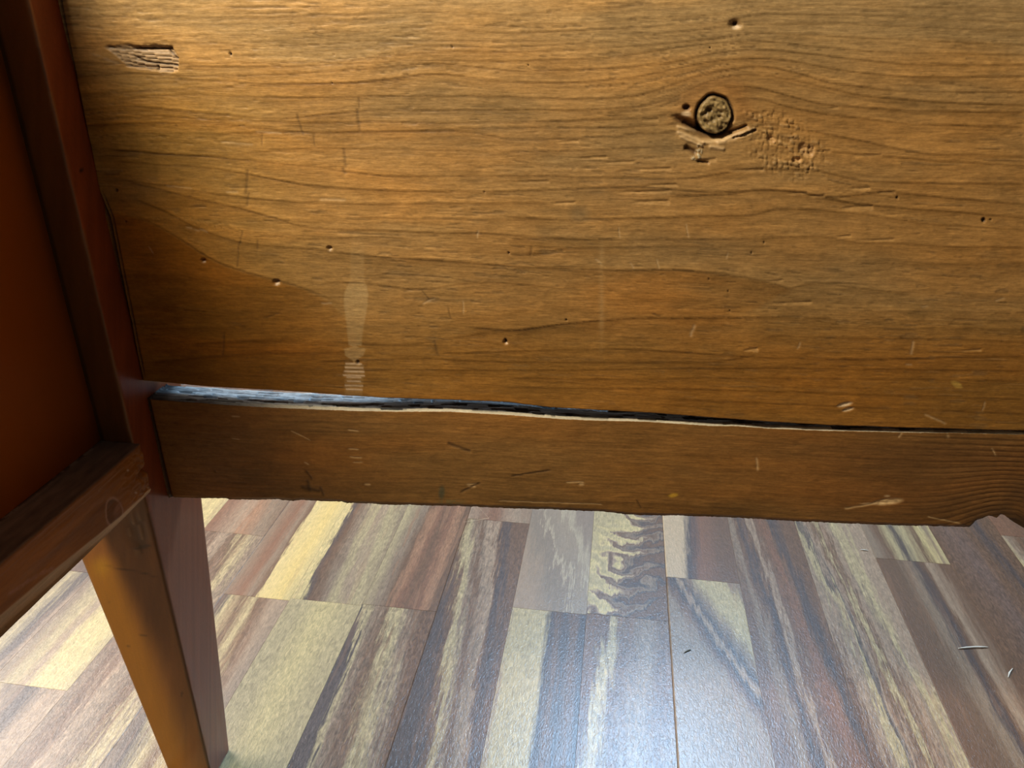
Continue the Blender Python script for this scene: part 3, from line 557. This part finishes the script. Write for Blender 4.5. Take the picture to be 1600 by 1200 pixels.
def paint_low(x, y):
    # phase of the narrow board: rings curl up round the broken knot at its lower right edge
    top = np.interp(x, [p[0] for p in GAP_LO], [p[1] for p in GAP_LO]); bot = 780 + (x - 262) * .0375
    r = np.sqrt(((x - 1560) / 1.7) ** 2 + (y - 850) ** 2)
    ph = 700 + (y - top - (bot - top) * .0) * 1.0
    lift = 44 * np.exp(-((x - 1575) / 75) ** 2) * sm(700, 850, y + 10)
    ph = ph + lift - .018 * (x - 900) * sm(1000, 1400, x)
    C = np.broadcast_to(np.array([.27, .135, .036]), x.shape + (3,)).copy(); Hh = np.zeros_like(x)
    C = mixc(C, (.19, .078, .022), sm(1000, 1500, x) * .6); C = mixc(C, (.27, .115, .026), (1 - sm(300, 700, x)) * .5)
    C = mixc(C, (.28, .135, .035), (1 - sm(0, 30, y - top)) * .6)
    C, Hh = common_wood(x, y, ph, C, Hh, lambda p: 8, 14, .95)
    # stronger rings at the right end
    s = np.sin((ph + 3 * fbm(x * .01, ph * .05, 3)) * .66); m = sm(1180, 1450, x) * (.25 + .75 * sm(1400, 1580, x)); C = C * (1 - .34 * np.clip(s, 0, 1) ** 2 * m)[..., None]; Hh -= np.clip(s, 0, 1) * m * .0003
    # dark knot rim at notch
    d = np.sqrt(((x - 1556) / 1.15) ** 2 + (y - 842) ** 2); m = (1 - sm(34, 62, d)); C = mixc(C, (.055, .030, .014), m * .75)
    d2 = np.sqrt((x - 1592) ** 2 + (y - 800) ** 2); m = np.exp(-((d2 - 26) / 18) ** 2) * sm(1540, 1600, x) * .5; C = mixc(C, (.06, .035, .018), m)
    DK = (.03, .018, .010); LT = (.70, .47, .22)
    def stroke(C, Hh, x0, y0, x1, y1, w_, c, s, dep=.0003):
        dx, dy = x1 - x0, y1 - y0; L = math.hypot(dx, dy); t = ((x - x0) * dx + (y - y0) * dy) / L; d = ((x - x0) * -dy + (y - y0) * dx) / L
        d = d + 1.0 * (vn(t * .15, t * 0 + x0, 5) - .5)
        m = np.exp(-(d / w_) ** 2) * sm(-2, 2, t) * (1 - sm(L - 2, L + 2, t)); return mixc(C, c, m * s), Hh - m * dep
    for a in ((362,651,374,651,1.1),(362,686,374,687,.8),(545,701,560,702,1),(547,714,565,715,1.1),(552,722,566,722,.9),(544,672,560,673,1),(455,674,468,680,.9),(468,680,485,688,.7),(476,722,482,726,1.2),(729,757,744,756,1.1),(731,760,743,761,1),(885,754,912,753,1.2),(905,757,912,757,2),(570,757,578,757,1.6),(1410,676,1404,684,1.3),(1480,680,1483,684,2),(1320,795,1370,786,1.4),(1182,715,1184,735,1.6),(1450,808,1500,818,1),(1060,805,1180,809,1.1),(1150,811,1200,813,1.2),(780,783,940,788,.8),(1550,700,1556,712,1)):
        C, Hh = stroke(C, Hh, *a, LT, .6, .0003)
    for a in ((480,750,484,770,3),(470,762,500,768,3),(478,735,488,750,1.8),(700,693,735,706,2.5),(720,770,750,755,1.5),(800,745,860,735,1.3),(995,782,1002,795,1.2),(500,762,506,776,2),(335,735,337,737,1.2)):
        C, Hh = stroke(C, Hh, *a, DK, .6, .0004)
    m = blob(x, y, 1388, 784, 22, 5, -6, .5) * (.5 + .8 * vn(x * .2, y * .3, 2)); C = mixc(C, (.76, .52, .25), m); Hh -= m * .0007
    m = blob(x, y, 1386, 775, 5, 2, 0, .5) + blob(x, y, 1360, 787, 16, 1.8, 0, .5); C = mixc(C, (.6, .4, .2), m * .7)
    m = blob(x, y, 1052, 774, 8, 3.4, -10, .5); C = mixc(C, (.66, .38, .04), m * .8)
    m = blob(x, y, 1395, 806, 0.1, .1)
    m = blob(x, y, 690, 770, 5, 12, 4, .5); C = mixc(C, (.04, .075, .05), m * .6)       # old green paint fleck
    m = blob(x, y, 705, 785, 22, 5, 0, .6) * (vn(x * .2, y * .3, 8) > .4); C = mixc(C, (.16, .13, .05), m * .6)
    # darker, rubbed arris along the lower edge
    yb = np.interp(x, [p[0] for p in BOT[:26]], [p[1] for p in BOT[:26]]); m = sm(-24, -16, y - yb) * sm(720, 800, x) * (1 - sm(1150, 1220, x)); C = mixc(C, C * .72, m)
    m = sm(-3.5, -1, y - yb); C = mixc(C, (.07, .04, .018), m * .4); Hh -= sm(-6, 0, y - yb) * .0012 * (1 + fbm(x * .05, y * 0, 8))
    m = np.exp(-((x - np.interp(y, [620, 780], [229, 266])) / 3.0) ** 2); C = mixc(C, (.015, .01, .008), m * .85); Hh -= m * .002
    return np.clip(C, .004, .95), Hh

def board(name, lo, hi, du, nz, thick, paint, top_rows=2, top_fn=None, upcoarse=None, label=None):
    """board with a fine front face between the curves lo(u) and hi(u)"""
    u = np.concatenate([np.arange(0, .475, du), np.arange(.475, UEND + .001, .006)])
    t = np.linspace(0, 1, nz) if upcoarse is None else upcoarse
    zl, zh = lo(u), hi(u)
    Z = zl[:, None] + (zh - zl)[:, None] * t[None, :]
    U = np.repeat(u[:, None], len(t), 1)
    P = A + U[..., None] * T; P[..., 2] = Z
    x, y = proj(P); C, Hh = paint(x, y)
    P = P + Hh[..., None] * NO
    rows = [P]; cols = [C]
    # top surface from the front edge back, then back face, then underside
    k = np.linspace(0, 1, top_rows)[1:]
    Pt = P[:, -1:, :] * 1.0; Ptop = np.repeat(Pt, len(k), 1) - (k * thick)[None, :, None] * NO
    Ct = np.repeat(C[:, -1:, :], len(k), 1)
    if top_fn is not None: Ptop, Ct = top_fn(u, k, Ptop, Ct)
    rows.append(Ptop); cols.append(Ct)
    kb = np.array([1., .5]); Pb = np.repeat(P[:, :1, :], 2, 1) - (kb * thick)[None, :, None] * NO
    rows.append(Pb); cols.append(np.broadcast_to(np.array([.20, .12, .06]), Pb.shape).copy())
    P = np.concatenate(rows, 1); C = np.concatenate(cols, 1)
    return loft(name, P[:, ::-1], C[:, ::-1], M_APRON, table)

THK = .020
ub, zb = edge(BOT); ug, zg = edge(GAP_LO); uu, zu = edge(GAP_UP)
def cont(us, zs):
    def f(u):
        z = np.interp(u, us, zs); e = u > us[-1]
        return np.where(e, zs[-1] + (u - us[-1]) * .012, z)
    return f
jit = lambda u, s, a: a * fbm(u * 900, u * 0 + s, 3, 3)
low_bot = lambda u: cont(ub, zb)(u) + jit(u, 1, .0006)
low_top = lambda u: cont(ug, zg)(u) + jit(u, 2, .0003)
def up_bot(u):
    g = np.maximum(cont(uu, zu)(u), cont(ug, zg)(u) + .0009)
    return g + jit(u, 5, .0002)
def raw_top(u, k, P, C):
    """raw, greyed, torn edge of the split: pale front arris, grey fibres behind, shade of the gap painted over them"""
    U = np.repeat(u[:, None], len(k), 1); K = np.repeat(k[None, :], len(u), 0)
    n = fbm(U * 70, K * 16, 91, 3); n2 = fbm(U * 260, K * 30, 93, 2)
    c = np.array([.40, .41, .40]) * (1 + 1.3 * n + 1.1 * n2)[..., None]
    c = mixc(c, np.array([.035, .033, .030]) * (1 + n[..., None]), sm(.085, .13, U - .03 * K) * (.75 + .25 * sm(.3, .6, K)))  # painted gap shade: near-black to the right, deepest at the back
    c = mixc(c, (.01, .01, .01), 1 - sm(.008, .016, U + .004 * K))  # left end painted black for the dark hole
    c = mixc(c, (.16, .15, .13), (1 - sm(.2, .6, K)) * .6 * (1 - sm(.085, .13, U)))  # front part toned down as painted shade
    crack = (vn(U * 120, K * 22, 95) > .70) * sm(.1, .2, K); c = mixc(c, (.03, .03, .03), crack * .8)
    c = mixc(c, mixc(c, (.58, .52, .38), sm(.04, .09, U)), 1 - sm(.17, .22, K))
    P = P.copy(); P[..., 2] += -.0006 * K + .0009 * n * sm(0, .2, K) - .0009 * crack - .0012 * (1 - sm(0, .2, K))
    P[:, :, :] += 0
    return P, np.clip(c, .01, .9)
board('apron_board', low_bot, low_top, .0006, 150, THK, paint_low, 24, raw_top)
tz = np.concatenate([np.linspace(0, .72, 400)[:-1], np.linspace(.72, 1, 30)])
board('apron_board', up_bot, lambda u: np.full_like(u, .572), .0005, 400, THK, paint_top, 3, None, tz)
for o in list(table.children): pass

# leg: square above, its outer faces tapering below the apron
def leg(name, cx, cy, sx, sy, painted):
    """inner corner at (cx, cy); body extends along sx, sy (signs)"""
    zs = np.arange(FZ, .5721, .0015) if painted else np.array([FZ, .1, .2, .3, .572])
    n = 36 if painted else 2
    r = .0009
    P = []; 
    for z in zs:
        w_ = .0321 + .1105 * min(z, .2); d_ = .0265 + .1335 * min(z, .2)
        # loop: along front face (y const) from outer to inner corner, then along side face (x const) back, then outer faces
        f = [(cx + sx * (w_ - (w_ - r) * i / n), cy) for i in range(n + 1)]
        s_ = [(cx, cy + sy * (r + (d_ - r) * i / n)) for i in range(n + 1)]
        mid = [(cx + sx * r * .3, cy + sy * r * .3)]
        P.append([(a_, b_, z) for a_, b_ in f + mid + s_ + [(cx + sx * w_, cy + sy * d_)]])
    P = np.array(P); C = np.full(P.shape, .0)
    C[:] = (.22, .085, .022)
    if painted:
        x, y = proj(P); nf = n + 1
        idx = np.arange(P.shape[1]); front = (idx <= nf)[None, :] & np.ones((len(zs), 1), bool); side = ((idx > nf) & (idx < P.shape[1] - 1))[None, :] & np.ones((len(zs), 1), bool)
        g = fbm(x * .10, P[..., 2] * 22, 51, 3); g2 = fbm(x * .03 + y * .01, P[..., 2] * 6, 55, 3)
        Cf = np.broadcast_to(np.array([.27, .098, .018]), P.shape) * (1 + .7 * g + .5 * g2)[..., None]
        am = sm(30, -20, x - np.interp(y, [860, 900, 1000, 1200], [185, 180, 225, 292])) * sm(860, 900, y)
        Cf = mixc(Cf, np.array([.44, .175, .006]) , np.clip(am, 0, 1) * .75)  # amber varnish strip, partly reflected light put into the colour
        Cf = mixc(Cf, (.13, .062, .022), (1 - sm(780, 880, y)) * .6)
        m = blob(x, y, 158, 885, 14, 16, 0, .9); Cf = mixc(Cf, (.55, .27, .01), m * .5)  # yellow spot under the runner, partly a painted reflection
        ch = blob(x, y, 214, 832, 17, 34, -14, .7); st = (vn((x - .24 * y) * .5, y * .03, 57) > .6); Cf = mixc(Cf, (.34, .19, .08), ch * st * .65); Cf = mixc(Cf, (.09, .05, .022), ch * (~st) * .5)
        m = blob(x, y, 222, 855, 16, 3, -12, .5); Cf = mixc(Cf, (.03, .02, .015), m * .6)
        d, mm = hline(x, y, [(168, 884), (180, 888), (200, 893), (215, 890), (232, 897), (245, 904)]); Cf = Cf * (1 - .5 * np.exp(-(d / 1.3) ** 2) * mm)[..., None]
        for px, py, a_, b_ in ((224, 993, 7, 2), (171, 940, 3, 1.5), (284, 1085, 2, 5), (200, 1010, 3, 2)):
            Cf = mixc(Cf, (.05, .025, .01), blob(x, y, px, py, a_, b_, 10, .5) * .6)
        Cf = mixc(Cf, (.008, .004, .003), np.exp(-((P[..., 0] - XP - .0006) / .0009) ** 2) * (P[..., 2] > .225))
        Cs = np.broadcast_to(np.array([.26, .055, .014]), P.shape) * (1 + .4 * g + .35 * g2)[..., None]
        Cs = mixc(Cs, (.33, .115, .055), sm(770, 820, y) * .8) * (1 + .5 * fbm(x * .35, P[..., 2] * 12, 63, 3))[..., None]  # lighter below the apron: floor reflection partly painted in
        for px, py in ((127, 266), (181, 582), (174, 582)):
            Cs = mixc(Cs, (.01, .006, .004), blob(x, y, px, py, 2.5, 2.2, 0, .4))
        for a_, b_ in (((333, 1000), (324, 1030)), ((305, 1010), (302, 1022))):
            pass
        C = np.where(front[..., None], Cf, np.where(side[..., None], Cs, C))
        # worn pale arris on the corner
        ar = (np.abs(idx - nf) <= 1)[None, :] * (vn(P[..., 2] * 90, P[..., 2] * 0, 58) > .35) * (y < 760); C = mixc(C, (.26, .12, .04), ar * .5)
        ar = (np.abs(idx - nf) <= 1)[None, :] * (y > 800); C = mixc(C, (.10, .04, .015), ar * .6)
        P[..., 0] += -.0009 * np.abs(fbm(P[..., 2] * 60, idx[None, :] * .0 + 2, 59, 3)) * (np.abs(idx - nf) <= 1)[None, :]
        P[..., 1] += .0004 * ch * (~st) * front
    if sx * sy > 0: P = P[:, ::-1]; C = C[:, ::-1]
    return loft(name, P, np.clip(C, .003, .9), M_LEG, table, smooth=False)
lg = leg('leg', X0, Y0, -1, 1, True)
R_END = A + (UEND + .0) * T
leg('leg', float(R_END[0]), float(R_END[1]) - .0187, 1, 1, False)
leg('leg', X0, -.36, -1, -1, False)

# side panel
def chamfer_box(name, a, b, ch, mat, parent, seg=1):
    (x0, y0, z0), (x1, y1, z1) = a, b
    loop = [(x0, z0 + ch), (x0, z1 - ch), (x0 + ch, z1), (x1 - ch, z1), (x1, z1 - ch), (x1, z0 + ch), (x1 - ch, z0), (x0 + ch, z0)]
    ys = np.linspace(y0, y1, seg + 1)
    P = np.array([[(px, yy, pz) for px, pz in loop] for yy in ys])
    return loft(name, P, None, mat, parent, smooth=False)
chamfer_box('side_panel', (XP - .02, -.359, .2275), (XP, Y0 - .0002, .572), .0008, M_PANEL, table)

# drawer runner along the foot of the side panel
def runner():
    ys = np.concatenate([np.linspace(-.355, .10, 60)[:-1], np.arange(.10, Y0 - .0002, .0005)])
    xin, zt, zb_ = -.2475, .2530, .2218
    ny = len(ys)
    nf, ntp = 60, 26
    # loop points: top from panel to arris, face down, chamfer, underside, back
    top = [(XP + (xin - .0009 - XP) * i / ntp, zt) for i in range(ntp + 1)]
    face = [(xin, zt - .0010 - (zt - .001 - zb_ - .0012) * i / nf) for i in range(nf + 1)]
    chm = [(xin - .0035 * i / 4, zb_ + .0012 - .0024 * i / 4) for i in range(1, 5)]
    back = [(XP + .0002, zb_ - .0015)]
    L = np.array(top + face + chm + back)
    P = np.zeros((ny, len(L), 3)); P[..., 0] = L[None, :, 0]; P[..., 2] = L[None, :, 1]; P[..., 1] = ys[:, None]
    x, y = proj(P); idx = np.arange(len(L))[None, :] * np.ones((ny, 1), int)
    isT = idx <= ntp; isF = (idx > ntp) & (idx <= ntp + nf + 1); isC = (idx > ntp + nf + 1) & (idx < len(L) - 1)
    Y, Z = P[..., 1], P[..., 2]
    C = np.zeros(P.shape); C[:] = (.10, .05, .03)
    ct = np.array([.17, .115, .090]) * (1 + .9 * fbm(Y * 30, P[..., 0] * 300, 101, 3) + .5 * fbm(Y * 160, P[..., 0] * 500, 105, 2))[..., None]
    dust = sm(-.004, 0, -(P[..., 0] - XP) + .0005) * 0 + (1 - sm(.0, .0035, P[..., 0] - XP)) * (vn(Y * 400, P[..., 0] * 900, 3) > .5)
    ct = mixc(ct, (.02, .012, .008), (1 - sm(0, .0030, P[..., 0] - XP)) * .7); ct = mixc(ct, (.42, .32, .25), dust * .6)
    C = np.where(isT[..., None], ct, C)
    g = fbm(Y * 35, Z * 260, 111, 3); g2 = fbm(Y * 14, Z * 60, 115, 3)
    cf = np.array([.36, .125, .018]) * (1 + .6 * g + .9 * g2)[..., None]
    cf = mixc(cf, (.30, .12, .05), sm(.0, .5, fbm(Y * 22, Z * 22, 121, 4)) * .7)
    arr = 1 - sm(.0012, .0026, zt - Z); cf = mixc(cf, (.36, .15, .06), arr * .55)
    d = (zt - Z) - (.0045 + .0006 * (fbm(Y * 40, Y * 0, 3) )); cf = mixc(cf, (.40, .18, .08), np.exp(-(d / .00035) ** 2) * (y > 730) * .55)
    # scribed loop and scuffs
    ex_, ey_ = (x - 177) / 13. + .12 * np.sin(y * .1), (y - 800) / 22.; cs, sn = math.cos(.35), math.sin(.35)
    rr = np.sqrt((ex_ * cs + ey_ * sn) ** 2 + (-ex_ * sn + ey_ * cs) ** 2); m = np.exp(-((rr - 1) / .07) ** 2) * (1 - sm(-.8, -1.05, -(-ey_)) ) ; cf = mixc(cf, (.42, .22, .12), np.exp(-((rr - 1) / .10) ** 2)); cf = cf * (1 - .35 * (rr < .9))[..., None]; cf = mixc(cf, (.50, .22, .10), np.exp(-((rr - 1) / .06) ** 2) * .5)
    cf = mixc(cf, (.34, .14, .06), blob(x, y, 184, 795, 5, 15, 18, .6) * .8)
    for q in ((20, 925, 10), (32, 917, 9), (44, 908, 9), (56, 901, 9), (68, 894, 8), (80, 890, 7), (84, 905, 4)):
        cf = mixc(cf, (.52, .25, .14), blob(x, y, q[0], q[1], q[2], 3.5, -35, .7) * .7 * (vn(x * .3, y * .3, 5) * .8 + .4))
    rough = sm(200, 222, x) * (y > 700); cf = mixc(cf, (.34, .16, .075), rough * (vn(x * .22, y * .25, 131) > .5) * .7)
    for px, py in ((213, 770), (201, 735), (233, 762)): cf = mixc(cf, (.7, .5, .35), blob(x, y, px, py, 2.2, 1.6, 0, .5) * .8)
    wid = .0030 + .0085 * sm(.335, .20, Y) + .0008 * fbm(Y * 45, Y * 0, 171, 3); low = np.clip((wid - (Z - zb_)) / wid, 0, 1)
    cf = mixc(cf, np.array([.62, .42, .24]) * (1 + .5 * fbm(Y * 60, Z * 900, 141, 3))[..., None], sm(.0, .12, low) * .85)
    P[..., 0] -= isF * np.clip(wid - (Z - zb_), 0, 1) * .28
    C = np.where(isF[..., None], cf, C)
    cc = np.array([.52, .34, .19]) * (1 + .5 * fbm(Y * 60, idx * .7, 141, 3))[..., None]; cc = mixc(cc, (.30, .15, .06), sm(.2, .5, fbm(Y * 12, Y * 0, 145) + .3) * .4)
    C = np.where(isC[..., None], cc, C)
    # relief: rough sawn end with a notch, wavy lower arris
    e = sm(.300, .330, Y)
    P[..., 0] += isF * (fbm(Y * 60, Z * 220, 151, 3) * .0006 - e * .0014 * np.abs(fbm(Y * 200, Z * 350, 155, 3)) * 2)
    notch = np.exp(-((Z - (zt - .0155)) / .0016) ** 2) * sm(.318, .330, Y); P[..., 0] -= isF * notch * .0030
    bot = isC | (idx > ntp + nf - 8); P[..., 2] += (isC | (idx == len(L) - 1)) * (.0010 * fbm(Y * 26, Y * 0, 161, 3)) 
    P[..., 0] += isC * .0010 * fbm(Y * 40, Y * 0, 165, 3)
    sag = sm(.16, -.1, Y)
    return loft('drawer_runner', P[:, ::-1], np.clip(C[:, ::-1], .003, .9), M_RAIL, table, smooth=True)
run = runner()

# ------------------------------------------------------------------ crumbs and splinters on the floor
M_SPL = plain('pale_splinter_wood', (.80, .74, .62), .6, .1, 300)
M_SEED = plain('dry_brown_husk', (.10, .085, .05), .6, .2, 400)
def fl(px, py): return on(px, py, (0, 0, 1), FZ)
def tube(name, pts, rad, mat, sides=6):
    pts = [Vector(p) for p in pts]; V = []; Fc = []
    for i, p in enumerate(pts):
        d = (pts[min(i + 1, len(pts) - 1)] - pts[max(i - 1, 0)]).normalized()
        a_ = d.cross(Vector((0, 0, 1))).normalized(); b_ = d.cross(a_); r = rad * (.35 if i in (0, len(pts) - 1) else 1)
        for k in range(sides):
            t = k / sides * 2 * math.pi; V.append(tuple(p + a_ * math.cos(t) * r + b_ * math.sin(t) * r * .8))
    for i in range(len(pts) - 1):
        for k in range(sides):
            n = (k + 1) % sides; Fc.append((i * sides + k, i * sides + n, (i + 1) * sides + n, (i + 1) * sides + k))
    Fc += [tuple(range(sides))[::-1], tuple(range((len(pts) - 1) * sides, len(pts) * sides))]
    c = sum(pts, Vector()) / len(pts); c.z = FZ
    o = mesh_obj(name, [tuple(Vector(v) - c) for v in V], Fc, mat); o.location = c; return o
def on_floor(pp, r):
    return [tuple(fl(*p)[:2]) + (FZ + r * .8,) for p in pp]
tag(tube('wood_splinter', on_floor([(1497, 1014), (1508, 1013), (1521, 1012), (1532, 1012), (1543, 1012)], .0009), .0009, M_SPL), 'straight white wood splinter lying on the brown floor stave at the right', 'splinter', 'splinters on the floor')
tag(tube('wood_splinter', on_floor([(1575, 1059), (1577, 1052), (1582, 1045)], .0007), .0007, M_SPL), 'short curved white wood splinter near the right edge of the floor', 'splinter', 'splinters on the floor')
tag(tube('wood_splinter', on_floor([(1344, 860), (1350, 860), (1357, 861)], .0007), .0007, M_SPL), 'tiny pale splinter just below the apron edge on a pale streaked stave', 'splinter', 'splinters on the floor')
tag(tube('seed_husk', on_floor([(1068, 1021), (1073, 1018), (1078, 1016), (1080, 1016)], .0006), .0006, M_SEED), 'small dark dry husk on the bluish floor right of the dark plank seam', 'husk')
tag(tube('hair', [tuple(A + T * uz(750, 794)[0] + NO * .0005 + np.array([0, 0, uz(750, 794)[1]])), tuple(A + T * uz(765, 799)[0] + NO * .004 + np.array([0, 0, uz(760, 803)[1]])), tuple(A + T * uz(725, 811)[0] + NO * .003 + np.array([0, 0, uz(725, 811)[1]]))], .00012, M_SPL, 4), 'fine pale hair dangling from the lower edge of the apron', 'hair')

# back window, above the frame of the photograph
win = tag(bpy.data.objects.new('window_1', None), kind='structure'); COL.objects.link(win); win.location = (.20, 1.70, 1.6)
for a_, b_ in (((-.31, -.02, .30), (.31, .02, .36)), ((-.31, -.02, -.36), (.31, .02, -.30)), ((-.31, -.02, -.30), (-.25, .02, .30)), ((.25, -.02, -.30), (.31, .02, .30))):
    box('window_frame', a_, b_, M_FRAME, win)
